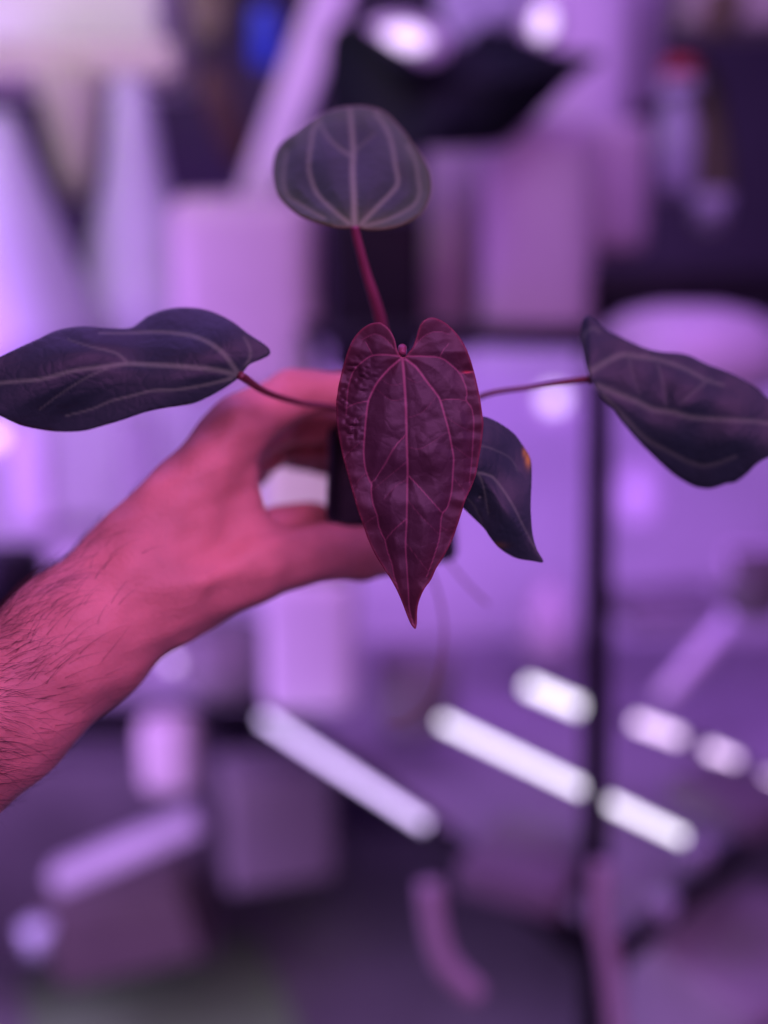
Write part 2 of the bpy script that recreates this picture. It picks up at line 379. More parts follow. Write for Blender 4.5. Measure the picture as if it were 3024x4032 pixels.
# bottom
can = empty('canister', P(1230, 2760, 1.5), 'white canister with cream lid behind the hand and below the thumb', 'canister')
for nm, y0, y1, wd_, m_ in (('body', 2230, 2760, 350, M_white), ('lid', 1700, 2225, 340, M_cream)):
    o = link(nm, frombm(nm, box_bm(M(wd_, 1.5), 0.1, M(y1-y0, 1.5), 0.02, 3)), m_, can); o.matrix_parent_inverse = Matrix(); o.location = (0, 0, M(2760-y1, 1.5)*1.02)
bg_box('white_pot', 675, 2790, 3110, 230, 1.6, M_mauve, 'small white pot lower left under the forearm', 'pot', bev=0.03, taper=0.95)
bg_box('white_plank', 520, 3290, 3380, 620, 1.75, M_mid, 'pale plank lying aslant at lower left', 'plank', depth=0.05, rz=0.1, tilt=(0, math.radians(-22)), bev=0.008)
bg_box('carton', 560, 3400, 3720, 560, 2.0, M_wood, 'brown carton on the floor below the pale plank', 'carton', bev=0.006, tilt=(0, math.radians(-15)))
mt = link('floor_mat', frombm('floor_mat', box_bm(0.5, 0.5, 0.008, 0.003)), M_mat); p = zplane(640, 4060, 0); place(mt, (p.x, p.y, 0.001), 0.35)
tag(mt, 'grey green mat lying on the floor at bottom left', 'mat')
bg_lathe('black_planter', 40, 2420, 1.25, [(120, 0), (150, 60), (150, 240), (135, 260)], M_blackpl, 'dark round planter above the forearm at the left edge', 'planter')
bg_lathe('black_planter', 2960, 2420, 1.5, [(90, 0), (120, 60), (130, 260), (120, 270)], M_dim, 'dim round planter at the right edge below the right leaf', 'planter')
bg_lathe('black_planter', 880, 2720, 1.55, [(130, 0), (170, 60), (170, 260), (150, 270)], M_dim, 'dark round planter below the wrist, left of the white canister', 'planter')
o = link('slanted_rod', tube_mesh('slanted_rod', [P(3060, 2220, 1.6), P(2840, 2480, 1.6), P(2600, 2760, 1.6)], [M(38, 1.6)]*3, 10, 3), M_white); tag(o, 'pale rod slanting down left from the right edge', 'rod')
bg_box('seed_tray', 2080, 3330, 3470, 420, 1.15, M_dim, 'dim flat tray on the shelf below the brightest glowing tube', 'tray', depth=0.12, bev=0.006, rz=-0.5)
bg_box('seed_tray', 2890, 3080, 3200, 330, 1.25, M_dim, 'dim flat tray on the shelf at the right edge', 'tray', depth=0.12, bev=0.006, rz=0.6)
for (cx, cy, ct, lab) in ((2740, 3420, 1.2, 'small purple lit cup beside the right end of the brightest tube'), (2600, 3640, 1.1, 'small purple lit cup nearest the dark shelf corner'), (150, 3750, 1.7, 'small purple lit cup at the lower left edge')):
    bg_lathe('small_cup', cx, cy, ct, [(45, 0), (60, 110), (55, 115)], M_lav, lab, 'cup')
bg_box('side_bench', 2900, 3620, 4500, 700, 1.35, M_mid, 'dim bench block in the bottom right corner beyond the dark shelf edge', 'bench', depth=0.2, bev=0.01, rz=0.5)
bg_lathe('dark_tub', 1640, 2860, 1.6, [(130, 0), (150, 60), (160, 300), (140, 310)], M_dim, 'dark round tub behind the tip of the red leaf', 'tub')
bg_leaf('olive_leaf', [(2740, 260), (2810, 300), (2860, 560), (2870, 820), (2800, 860), (2760, 600)], 1.7, 0.03, M_green, 'long olive leaf hanging right of the red capped bottle', 'leaf')
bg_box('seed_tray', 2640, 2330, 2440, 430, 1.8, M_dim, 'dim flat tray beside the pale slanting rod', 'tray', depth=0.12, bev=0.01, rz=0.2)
bg_lathe('pale_bottle', 2150, 2580, 1.8, [(70, 0), (85, 40), (85, 210), (40, 270), (38, 300)], M_mauve, 'pale bottle left of the dark post above the short glowing tube', 'bottle')
bg_box('seed_tray', 2150, 2360, 2640, 190, 2.05, M_mid, 'upright mid grey tray leaning behind the pale bottle left of the post', 'tray', depth=0.03, bev=0.01)
bg_lathe('dark_tub', 330, 2330, 2.0, [(140, 0), (160, 60), (170, 260), (150, 270)], M_mid, 'dim wide tub half hidden above the forearm', 'tub')
bg_box('white_bottle', 130, 1640, 2080, 170, 1.9, M_white, 'white square bottle under the left leaf', 'bottle', bev=0.03)
bg_box('white_bottle', 560, 1600, 2010, 150, 2.0, M_mid, 'dim square bottle between the left leaf and the wrist', 'bottle', bev=0.03)
bg_box('storage_box', 1090, 2960, 3420, 420, 1.85, M_dim, 'dim purple box low behind the left glowing tube', 'box', bev=0.015, rz=0.3)
bg_lathe('pale_bottle', 2500, 2060, 1.95, [(80, 0), (95, 40), (95, 170), (50, 230), (45, 260)], M_white, 'pale bottle glowing softly right of the dark post', 'bottle')
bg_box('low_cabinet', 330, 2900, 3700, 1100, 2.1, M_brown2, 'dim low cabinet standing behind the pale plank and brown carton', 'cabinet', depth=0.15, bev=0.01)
def strap(pts, r, label):
    o = link('pale_strap', tube_mesh('pale_strap', [P(*p) for p in pts], [M(r, 1.1)]*len(pts), 10, 6), M_mauve)
    return tag(o, label, 'strap')
strap([(1690, 3480, 1.05), (1710, 3650, 1.05), (1760, 3800, 1.05), (1880, 3920, 1.05)], 45, 'pale pink strap hanging at the bottom left of the post')
strap([(2370, 3400, 1.03), (2360, 3600, 1.03), (2400, 3800, 1.03), (2440, 4200, 1.02)], 40, 'pale pink strap hanging along the bottom of the post')
tube_reflection((1040, 2830), (1680, 3250), 1.5, 1.25, 16, 'glowing tube for a reflection, slanting left of the other glowing tubes', M_refl_lilac)
tube_reflection((1740, 2840), (2690, 3300), 1.35, 1.2, 15, 'brightest glowing tube for a reflection, crossing behind the dark post')
tube_reflection((2080, 2700), (2290, 2790), 1.5, 1.45, 20, 'short glowing tube for a reflection just left of the dark post')
M_refl_pink = glow('reflection_pink', (0.76, 0.58, 0.84), 2.9)  # emission for the pinker, broken reflections
tube_reflection((2500, 2840), (2680, 2905), 1.42, 1.40, 18, 'short pinkish glowing tube for a reflection just right of the dark post', M_refl_pink)
tube_reflection((2790, 2950), (2900, 3000), 1.38, 1.36, 18, 'short pinkish glowing tube for a reflection between the post and the right edge', M_refl_pink)
tube_reflection((3010, 3060), (3090, 3095), 1.35, 1.34, 16, 'pinkish glowing tube for a reflection cut off by the right edge', M_refl_pink)
for a in ((20, 40, 1.7, 70, 'glowing disc for a highlight in the top left corner'), (-10, 520, 1.4, 60, 'glowing disc for a highlight at left edge above the lavender cone'),
          (1290, 20, 1.55, 60, 'glowing disc for a highlight at the top, left of the broad black leaf'), (1600, 150, 1.38, 85, 'glowing disc for a highlight just above the round upper leaf', 1.6, 0.8, 0.15),
          (2140, 90, 1.4, 75, 'glowing disc for a highlight above the pointed end of the black leaf', 0.85, 1.25, 0.2), (2180, 1570, 1.9, 70, 'glowing disc for a highlight under the right leaf stalk'),
          (2990, 1470, 1.6, 60, 'glowing disc for a highlight at right edge beside the right leaf'), (-20, 1720, 1.5, 60, 'glowing disc for a highlight at left edge under the left leaf'),
          (680, 2610, 1.5, 28, 'small glowing disc for a highlight below the wrist')):
    glint(*a)

def vnoise(x, y, sc, seed):
    g = np.random.default_rng(seed).uniform(-1, 1, (64, 64)); u = np.asarray(x)/sc; v = np.asarray(y)/sc
    i = np.floor(u).astype(int); j = np.floor(v).astype(int); a = u-i; b = v-j
    a = a*a*(3-2*a); b = b*b*(3-2*b); q = lambda m, n: g[m % 64, n % 64]
    return (q(i, j)*(1-a)+q(i+1, j)*a)*(1-b)+(q(i, j+1)*(1-a)+q(i+1, j+1)*a)*b

# ------------------------------------------------------------------ held plant
plant = empty('potted_plant', P(1640, 2080, 0.497), 'young plant with wine red heart leaf and four dark leaves in small pot', 'plant')
M_lfront = leaf_mat('wine_leaf', (0.042, 0.015, 0.023), (0.051, 0.019, 0.031), (0.31, 0.100, 0.140), (0.25, 0.05, 0.07), (0.072, 0.016, 0.023), (0.55, 0.05, 0.05), rough=0.50, bump=0.22, mfac=0.6, sheen=0.05)
M_ldark = leaf_mat('dark_velvet_leaf', (0.009, 0.029, 0.027), (0.013, 0.036, 0.033), (0.14, 0.25, 0.13), (0.035, 0.06, 0.05), (0.026, 0.05, 0.05), (0.50, 0.36, 0.02), rough=0.55, bump=0.3, sheen=0.02)
M_ltop = leaf_mat('green_velvet_leaf', (0.014, 0.048, 0.019), (0.021, 0.064, 0.024), (0.20, 0.34, 0.15), (0.11, 0.10, 0.030), (0.050, 0.135, 0.030), (0.8, 0.4, 0.03), rough=0.55, bump=0.3, mfac=0.8, sheen=0.02)
M_pet = mat('red_petiole', (0.22, 0.055, 0.085), 0.4, 0.25, 60)
M_pet2 = mat('brown_petiole', (0.16, 0.045, 0.05), 0.4, 0.25, 60)
M_pot = mat('black_pot', (0.010, 0.010, 0.012), 0.33, 0.2, 20, bump=0.15, bscale=300, spec=0.5)
M_soil = mat('dark_soil', (0.010, 0.008, 0.007), 0.9, 0.4, 200, bump=0.8, bscale=400)
M_root = mat('brown_root', (0.20, 0.13, 0.03), 0.6, 0.3, 100)

def cr(s, ox, oy):
    return lambda L: [(ox+s*x, oy+s*y) for x, y in L]
def V(conv, line, w0, w1, st=1.0): return (conv(line), w0, w1, st)
c1 = cr(0.588, 1250, 1200)
front = c1([(568, 352), (546, 330), (530, 285), (515, 225), (482, 165), (432, 124), (395, 120), (345, 132), (290, 170), (240, 230), (203, 310), (180, 385), (155, 480), (138, 570), (127, 660), (130, 780), (145, 885), (168, 1010), (195, 1110), (225, 1220), (265, 1360), (303, 1470), (342, 1580), (390, 1680), (440, 1760), (498, 1850), (540, 1930), (573, 2010), (602, 2085), (633, 2150), (656, 2170), (665, 2130), (668, 2050), (682, 1980), (715, 1905), (762, 1838), (795, 1765), (845, 1685), (900, 1580), (935, 1480), (962, 1400), (990, 1310), (1030, 1220), (1062, 1130), (1082, 1020), (1101, 900), (1110, 800), (1105, 740), (1090, 640), (1067, 530), (1045, 440), (1018, 350), (980, 265), (932, 195), (880, 142), (830, 107), (768, 86), (720, 100), (690, 132), (672, 180), (658, 230), (638, 282), (610, 320), (590, 345)])
vf = [V(c1, [(568, 345), (580, 500), (592, 700), (597, 900), (603, 1100), (600, 1250), (597, 1450), (590, 1600), (598, 1750), (607, 1900), (618, 2050), (652, 2160)], 9.5, 3.0, 0.95),
      V(c1, [(555, 365), (480, 430), (410, 510), (370, 580), (343, 640), (330, 720), (318, 850), (310, 980), (318, 1080), (345, 1170), (362, 1200), (362, 1260), (375, 1340), (400, 1410), (412, 1480), (440, 1550), (455, 1580), (470, 1650), (500, 1740), (515, 1820), (540, 1900)], 8, 3, .9),
      V(c1, [(548, 345), (460, 335), (370, 340), (310, 375), (250, 430), (225, 490), (207, 560), (200, 640), (193, 740)], 6.5, 3, .75),
      V(c1, [(540, 330), (490, 265), (430, 210), (370, 200), (300, 235)], 4, 3, .4),
      V(c1, [(370, 340), (345, 290), (325, 250)], 4, 3, .55),
      V(c1, [(343, 645), (260, 660), (200, 690)], 4, 3, .6),
      V(c1, [(592, 870), (520, 950), (450, 1070), (400, 1150), (362, 1198)], 4.5, 3.5, .75),
      V(c1, [(600, 1430), (520, 1500), (455, 1578)], 4, 3, .55),
      V(c1, [(602, 1170), (530, 1210), (450, 1300)], 3, 3, .25),
      V(c1, [(590, 365), (660, 420), (720, 500), (790, 590), (820, 640), (850, 740), (880, 850), (900, 960), (910, 1030), (905, 1130), (895, 1260), (870, 1350), (838, 1395), (825, 1440), (815, 1560), (790, 1650), (760, 1740), (730, 1820)], 8, 3, .9),
      V(c1, [(600, 345), (700, 345), (820, 355), (890, 400), (950, 460), (985, 530), (1000, 590), (995, 640), (1030, 690), (1045, 780), (1040, 900), (1030, 1050), (1015, 1200)], 6.5, 3, .75),
      V(c1, [(625, 310), (690, 230), (750, 190), (820, 182), (880, 200)], 4, 3, .45),
      V(c1, [(820, 355), (840, 310), (880, 260)], 4, 3, .5),
      V(c1, [(825, 640), (900, 632), (990, 640)], 4, 3, .6),
      V(c1, [(950, 462), (1000, 455), (1030, 445)], 4.5, 3, .7),
      V(c1, [(607, 1140), (680, 1220), (760, 1310), (835, 1395)], 4.5, 3.5, .7),
      V(c1, [(597, 1600), (660, 1680), (735, 1780)], 3, 2.5, .3)]
for q in ([(330, 720), (250, 790), (205, 840)], [(312, 900), (240, 960), (190, 1010)], [(330, 1120), (270, 1180), (240, 1230)], [(850, 740), (930, 800), (1030, 850)],
          [(895, 930), (970, 990), (1040, 1040)], [(900, 1150), (960, 1220), (1000, 1270)], [(592, 620), (500, 640), (390, 560)], [(596, 760), (700, 720), (800, 610)],
          [(600, 950), (700, 960), (870, 850)], [(820, 1480), (870, 1510), (920, 1500)], [(400, 1410), (350, 1440), (310, 1470)], [(600, 1300), (680, 1400), (815, 1540)],
          [(598, 1050), (500, 1130), (360, 1250)], [(580, 520), (500, 540), (430, 500)], [(586, 480), (660, 520), (720, 500)]):
    vf.append(V(c1, q, 3.5, 2.5, .24))
vf = [(l, w0*0.60, w1*0.68, st*0.95) for l, w0, w1, st in vf]
def d_front(x, y):
    u = (x-1600)/300.0; v = (y-1385)/1085.0
    t = 0.3575 + 0.0050*u*u - 0.0030*np.exp(-(u/0.10)**2)*0 + 0.004*np.clip(v, 0, 1)**2
    t += 0.0035*np.clip(-v, 0, 1)*8*np.abs(u)                      # lobes bend back
    t += 0.0012*vnoise(x, y, 105, 3) + 0.00022*vnoise(x+0.5*y, y-0.4*x, 46, 5)
    crk = np.exp(-((x-1392)/32.0)**2-((y-1690)/75.0)**2)+0.8*np.exp(-((x-1345)/28.0)**2-((y-1575)/60.0)**2)+0.7*np.exp(-((x-1420)/60.0)**2-((y-1470)/70.0)**2)
    t += 0.00045*crk*vnoise(x, y*1.5, 17, 21)*1.6
    t += 0.0017*vnoise(x*0.45+900, y, 34, 12)*np.clip(np.abs(u)-0.5, 0, 1)
    return t
leaf('leaf', front, vf, d_front, M_lfront, plant, step=5, bulge=0.0011, bw=66, sink=0.0004, label='wine red heart leaf in front', spots=[(1838, 1466, 16, 5, .8)])

c2 = cr(0.452, 1000, 380)
top = c2([(880, 1140), (780, 1150), (650, 1130), (520, 1090), (400, 1040), (280, 950), (200, 850), (167, 700), (170, 580), (200, 470), (270, 380), (370, 310), (440, 250), (530, 190), (640, 130), (760, 95), (850, 85), (960, 85), (1080, 110), (1170, 160), (1250, 240), (1320, 320), (1400, 430), (1470, 530), (1530, 650), (1550, 790), (1530, 900), (1470, 1010), (1380, 1080), (1270, 1130), (1130, 1160), (1000, 1165), (920, 1150)])
vt = [V(c2, [(880, 1130), (872, 900), (860, 650), (865, 450), (840, 130)], 14, 11, .9),
      V(c2, [(830, 1110), (700, 1000), (560, 860), (500, 720), (480, 600), (500, 420), (520, 300), (570, 210)], 10, 9, .75),
      V(c2, [(620, 1065), (530, 1020), (400, 940), (310, 880), (270, 800), (262, 680), (290, 480)], 7, 7, .6),
      V(c2, [(930, 1120), (1080, 960), (1180, 860), (1250, 760), (1230, 600), (1200, 420), (1150, 280), (1060, 150)], 10, 9, .7),
      V(c2, [(930, 1140), (1130, 1090), (1300, 1010), (1400, 940), (1440, 840), (1425, 700), (1400, 560), (1330, 430)], 8, 7, .6),
      V(c2, [(850, 530), (740, 450), (640, 350), (580, 230)], 8, 7, .5), V(c2, [(880, 480), (960, 410), (1050, 330)], 6, 6, .3)]
def d_top(x, y):
    k = np.clip((905-y)/480.0, -0.1, 1.1); u = (x-1390)/310.0
    return 0.404 + 0.050*k**0.8*1.0*(k > 0) + 0.010*u*u + 0.004*k*k*0 + 0.0012*np.sin(x/60.0)*np.sin(y/55.0) if False else \
        0.394 + 0.038*np.clip(k, 0, 2)**1.2 + 0.012*u*u + 0.0010*np.sin(x/60.0)*np.sin(y/55.0)
leaf('leaf', top, vt, d_top, M_ltop, plant, step=9, bulge=0.002, bw=70, label='rounded grey green leaf at the top')

c3 = cr(0.8137, 0, 1180)
left = c3([(1165, 372), (1180, 345), (1210, 312), (1262, 290), (1305, 265), (1302, 238), (1270, 210), (1200, 165), (1130, 112), (1050, 70), (970, 46), (870, 40), (785, 54), (720, 80), (675, 112), (632, 138), (560, 141), (470, 135), (390, 132), (310, 142), (250, 160), (190, 190), (100, 230), (0, 277), (-130, 340), (-260, 410), (-400, 490), (-250, 500), (-110, 520), (0, 563), (60, 590), (130, 615), (270, 637), (400, 635), (500, 610), (600, 580), (700, 545), (790, 525), (860, 515), (940, 500), (1020, 465), (1090, 425), (1140, 390)])
vl = [V(c3, [(1150, 365), (1050, 340), (900, 325), (700, 315), (610, 312), (500, 325), (350, 345), (200, 385), (0, 405), (-300, 455)], 11, 7, .85),
      V(c3, [(1150, 355), (1090, 270), (1020, 215), (940, 180), (850, 165), (750, 158), (600, 165), (480, 165)], 11, 5, .75),
      V(c3, [(1175, 350), (1205, 290), (1210, 240), (1180, 180)], 9, 5, .55),
      V(c3, [(1120, 380), (1000, 410), (850, 435), (740, 440), (640, 465), (540, 490), (440, 530), (320, 560)], 7, 4, .8),
      V(c3, [(620, 310), (560, 260), (440, 230), (330, 195)], 7, 4, .5), V(c3, [(530, 330), (420, 375), (300, 450), (190, 530)], 5, 4, .5)]
def d_left(x, y):
    k = np.clip((955-x)/955.0, -0.2, 1.5); u = (y-(1440+50*k))/200.0
    return 0.383 - 0.010*k + 0.010*np.clip(-u, 0, 2)**2 + 0.004*np.clip(u, 0, 2)**2 + 0.0014*np.sin(x/85.0+y/70.0) + 0.006*np.exp(-((x-530)/120)**2)*np.clip(-u, 0, 2)
leaf('leaf', left, vl, d_left, M_ldark, plant, step=9, bulge=0.0010, bw=80, label='long dark leaf reaching to the left')

c4 = cr(0.4967, 2200, 1200)
right = c4([(220, 85), (183, 130), (170, 250), (188, 350), (208, 450), (238, 560), (288, 660), (340, 740), (395, 795), (440, 832), (490, 910), (560, 1000), (640, 1090), (760, 1210), (880, 1320), (980, 1390), (1080, 1440), (1180, 1456), (1260, 1440), (1330, 1415), (1400, 1403), (1490, 1340), (1570, 1260), (1659, 1210), (1800, 1160), (2000, 1120), (2200, 1110), (2050, 1000), (1850, 860), (1659, 745), (1580, 670), (1490, 610), (1400, 560), (1280, 510), (1170, 470), (1050, 410), (950, 385), (820, 375), (700, 350), (580, 300), (480, 250), (390, 205), (330, 155), (280, 110)])
vr = [V(c4, [(300, 640), (450, 700), (600, 760), (750, 830), (900, 850), (1050, 890), (1300, 910), (1659, 940), (2000, 1060)], 14, 9, .6),
      V(c4, [(250, 530), (380, 450), (500, 400), (620, 410), (800, 440), (1000, 510), (1150, 590), (1300, 640)], 14, 8, .6),
      V(c4, [(350, 720), (520, 890), (680, 1050), (850, 1150), (1050, 1250), (1200, 1270), (1400, 1200)], 11, 8, .45),
      V(c4, [(235, 520), (205, 400), (200, 250), (270, 190), (320, 220)], 8, 7, .5), V(c4, [(1200, 590), (1080, 680), (980, 770)], 8, 7, .3),
      V(c4, [(560, 440), (600, 600), (640, 720)], 7, 6, .2), V(c4, [(780, 480), (830, 640), (850, 800)], 7, 6, .25)]
def d_right(x, y):
    k = (x-2320)/700.0; ym = 1500+190*k; u = (y-ym)/220.0
    return 0.404 + 0.008*k*0 + 0.010*u*u*0.6 + 0.012*np.clip(-k*6, 0, 2) + 0.0008*np.sin(x/70.0)*np.sin(y/65.0) + 0.0006*np.sin(x/36.0+y/90.0)
leaf('leaf', right, vr, d_right, M_ldark, plant, step=8, bulge=0.0012, bw=75, label='dark leaf reaching off the right edge')

back = c1([(1110, 750), (1180, 775), (1250, 815), (1320, 870), (1370, 940), (1410, 1000), (1430, 1060), (1433, 1150), (1428, 1250), (1425, 1350), (1430, 1450), (1442, 1550), (1470, 1640), (1512, 1722), (1440, 1715), (1350, 1700), (1280, 1670), (1210, 1620), (1160, 1560), (1120, 1500), (1070, 1450), (1020, 1402), (960, 1340), (900, 1250), (860, 1130), (860, 1000), (880, 880), (940, 790), (1020, 752)])
vb = [V(c1, [(960, 1120), (1075, 1125), (1140, 1140), (1180, 1165), (1240, 1240), (1310, 1350), (1380, 1490), (1450, 1620), (1502, 1712)], 7, 3, .6),
      V(c1, [(1070, 1125), (1100, 1180), (1120, 1250), (1145, 1400)], 4, 3, .55), V(c1, [(1000, 950), (1110, 950), (1200, 980), (1290, 1030), (1340, 1120)], 5, 3, .35),
      V(c1, [(1010, 1300), (1060, 1360), (1110, 1470)], 4, 3, .3), V(c1, [(1086, 1287), (1090, 1288)], 4, 4, 1.2)]
def d_back(x, y):
    p = c1([(1075, 1125), (1240, 1240), (1510, 1720)]); a = np.array(p[0]); b = np.array(p[2]); d = (b-a)/np.linalg.norm(b-a)
    s = (x-a[0])*d[0]+(y-a[1])*d[1]; q = (x-a[0])*(-d[1])+(y-a[1])*d[0]
    return 0.373 + 0.0065*(np.abs(q)/150.0)**1.3 + 0.004*(s/400.0)**2 + 0.0008*np.sin(x/50.0+y/60.0) - 0.004*np.exp(-(q/90)**2)*0
leaf('leaf', back, vb, d_back, M_ldark, plant, step=6, bulge=0.001, bw=60, label='dark leaf with an orange scorched edge', spots=[(2078, 1808, 11, 30, .9), (2064, 1782, 8, 20, .7), (1945, 2146, 40, 12, .25)])

CR = (1545, 1800, 0.462)
LEAVES = [o for o in plant.children]; LEAVES.sort(key=lambda o: o.name)
def petiole(pts, rad, m):
    return link('petiole', tube_mesh('petiole', [P(*p) for p in pts], [M(r, p[2]) for r, p in zip(rad, pts)], 12, 8), m, LEAVES.pop(0))
petiole([(1583, 1395, 0.3578), (1584, 1372, 0.3600), (1585, 1385, 0.368), (1585, 1450, 0.385), (1575, 1600, 0.425), CR], [15, 18, 18, 15, 14, 16], M_pet)
petiole([(1398, 893, 0.3940), (1403, 930, 0.396), (1440, 1070, 0.403), (1500, 1270, 0.416), (1535, 1500, 0.44), CR], [17, 19, 20, 24, 24, 26], M_pet)
petiole([(945, 1478, 0.3830), (965, 1490, 0.386), (1050, 1545, 0.398), (1180, 1585, 0.412), (1340, 1612, 0.425), (1470, 1700, 0.445), CR], [17, 17, 13, 12, 13, 15, 16], M_pet2)
petiole([(2318, 1497, 0.404), (2300, 1494, 0.406), (2100, 1524, 0.412), (1890, 1562, 0.42), (1700, 1680, 0.44), CR], [15, 14, 10, 11, 13, 16], M_pet2)
petiole([(1800, 1865, 0.377), (1780, 1855, 0.382), (1700, 1830, 0.41), (1620, 1810, 0.44), CR], [10, 11, 11, 12, 14], M_pet2)

# pot
def frame(px, py, t, axis):
    c = P(px, py, t); return c, axis.normalized()
rim_c = P(1530, 1832, 0.452); base_c = P(1640, 2085, 0.500)
ax = (rim_c-base_c).normalized(); rx = (RT-ax*RT.dot(ax)).normalized(); ry = ax.cross(rx)
H = (rim_c-base_c).length
def rsq(h, half, rad, n=5):
    out = []
    for k, (sx, sy) in enumerate(((1, 1), (-1, 1), (-1, -1), (1, -1))):
        for i in range(n):
            an = math.pi/2*(k+i/(n-1)); out.append(base_c+ax*h+rx*(sx*(half-rad)+rad*math.cos(an))+ry*(sy*(half-rad)+rad*math.sin(an)))
    return out
loops = [rsq(0, 0.0175, 0.004), rsq(0.001, 0.0185, 0.005), rsq(H*0.86, 0.0235, 0.006), rsq(H*0.86, 0.0255, 0.007), rsq(H, 0.0262, 0.007), rsq(H, 0.0245, 0.006), rsq(H*0.80, 0.0225, 0.005)]
vs = [v for l in loops for v in l]; n = 20; fs = [tuple(range(n))[::-1]]
for i in range(len(loops)-1):
    for k in range(n): fs.append((i*n+k, i*n+(k+1) % n, (i+1)*n+(k+1) % n, (i+1)*n+k))
pot = link('pot', mesh('pot', vs, fs), M_pot, plant, smooth=False)
sl = rsq(H*0.85, 0.0232, 0.005); link('soil', mesh('soil', sl, [tuple(range(20))]), M_soil, pot, smooth=False)
def root(pts, r):
    link('root', tube_mesh('root', [P(*p) for p in pts], [M(r, p[2]) for p in pts], 6, 6), M_root, plant)
root([(1690, 2230, .505), (1740, 2400, .51), (1745, 2560, .51), (1700, 2740, .515), (1600, 2840, .52), (1530, 2850, .52)], 5)
root([(1760, 2200, .505), (1830, 2290, .51), (1920, 2380, .515)], 5)

# ------------------------------------------------------------------ hand and arm
def cam3(px, py, t): return np.array(((px-1512)/FPX*t, -(py-2016)/FPX*t, t))
def seg(chain): return [(cam3(*a[:3]), M(a[3], a[2]), cam3(*b[:3]), M(b[3], b[2])) for a, b in zip(chain[:-1], chain[1:])]
forearm = seg([(-1000, 3640, .345, 400), (-500, 3220, .368, 340), (0, 2790, .388, 296), (300, 2525, .400, 280), (560, 2295, .412, 268), (720, 2180, .420, 232)])
palm = seg([(600, 2140, .410, 195), (930, 1692, .419, 120)]) + seg([(640, 2180, .428, 180), (900, 1775, .440, 112)]) + \
       seg([(660, 2210, .440, 170), (890, 1850, .457, 106)]) + seg([(680, 2240, .450, 160), (890, 1925, .472, 98)]) + \
       seg([(760, 2060, .420, 180), (870, 1850, .426, 122)]) + seg([(800, 2090, .420, 170), (935, 2080, .424, 112)]) + \
       seg([(870, 1850, .424, 122), (935, 2060, .424, 118)]) + seg([(900, 2150, .445, 130), (1230, 2045, .478, 74)]) + seg([(690, 2310, .410, 218), (1005, 2215, .420, 148)])
thumb = seg([(1005, 2215, .420, 148), (1300, 2173, .435, 110), (1430, 2180, .441, 104), (1555, 2190, .447, 84)])
index = seg([(930, 1692, .419, 120), (1140, 1556, .440, 98), (1395, 1538, .447, 76), (1545, 1570, .455, 66)])
middle = seg([(900, 1775, .440, 112), (1120, 1660, .474, 92), (1375, 1662, .478, 78), (1540, 1700, .485, 68)])
ring = seg([(890, 1850, .457, 106), (1100, 1735, .496, 88), (1340, 1760, .500, 74), (1490, 1810, .505, 64)])
pinky = seg([(890, 1925, .472, 98), (1060, 1760, .515, 78), (1260, 1800, .520, 66), (1390, 1850, .523, 58)])
VOX = 0.0016
allseg = forearm+palm+thumb+index+middle+ring+pinky
lo = np.min([np.minimum(s[0]-s[1], s[2]-s[3]) for s in allseg], 0)-0.006
hi = np.max([np.maximum(s[0]+s[1], s[2]+s[3]) for s in allseg], 0)+0.006
dims = np.ceil((hi-lo)/VOX).astype(int)
gx, gy, gz = [lo[i]+VOX*np.arange(dims[i], dtype=np.float32) for i in range(3)]
GX, GY, GZ = np.meshgrid(gx.astype(np.float32), gy.astype(np.float32), gz.astype(np.float32), indexing='ij')
def cap(s):
    a, ra, b, rb = s; ab = b-a; l2 = float(ab@ab)
    h = np.clip(((GX-a[0])*ab[0]+(GY-a[1])*ab[1]+(GZ-a[2])*ab[2])/l2, 0, 1)
    return np.sqrt((GX-a[0]-h*ab[0])**2+(GY-a[1]-h*ab[1])**2+(GZ-a[2]-h*ab[2])**2) - (ra+h*(rb-ra))
def smin(a, b, k):
    h = np.clip(0.5+0.5*(b-a)/k, 0, 1); return b+(a-b)*h - k*h*(1-h)
def uni(segs, k):
    d = None
    for s in segs: c = cap(s).astype(np.float32); d = c if d is None else smin(d, c, k)
    return d
D = uni(forearm+palm, 0.006)
F = uni(index, 0.002); D = smin(D, F, 0.005)
fing = None
for f in (middle, ring, pinky):
    x = uni(f, 0.002); fing = x if fing is None else smin(fing, x, 0.0012)
# keep the fingers apart from the index and thumb, blend them only into the palm
D = smin(D, fing, 0.003)
D = smin(D, uni(thumb, 0.002), 0.006)
# gentle tendon and skin relief
D += (0.0006*np.sin(GX*210+GY*90)*np.sin(GY*170-GZ*120)+0.0004*np.sin(GX*330-GY*410+GZ*100)*np.sin(GY*290+GX*120)).astype(np.float32)
def ridge(chain, k=0.004):                    # tendons and veins under the skin
    global D
    D = smin(D, uni(seg(chain), 0.002), k)
def groove(chain, r, depth):                  # skin creases
    global D
    c = uni([(a, 1e-5, b, 1e-5) for a, ra, b, rb in seg([tuple(q)+(1,) for q in chain])], 0.001); D = D + (depth*np.exp(-(c/r)**2)).astype(np.float32)
ridge([(470, 2230, .3935, 30), (640, 2120, .3985, 28), (800, 1900, .4075, 26), (905, 1730, .4095, 30)])
ridge([(600, 2330, .3900, 30), (800, 2290, .3935, 30), (1000, 2215, .4080, 34)])
groove([(700, 2240, .397), (850, 2150, .402), (980, 2100, .409), (1120, 2080, .419)], 0.0035, 0.0016)
groove([(1270, 2075, .428), (1290, 2160, .4235), (1290, 2260, .428)], 0.0012, 0.0007)
groove([(1320, 2075, .430), (1335, 2160, .426), (1330, 2260, .430)], 0.0010, 0.0005)
groove([(560, 2060, .400), (640, 2250, .390), (720, 2500, .398)], 0.0030, 0.0010)
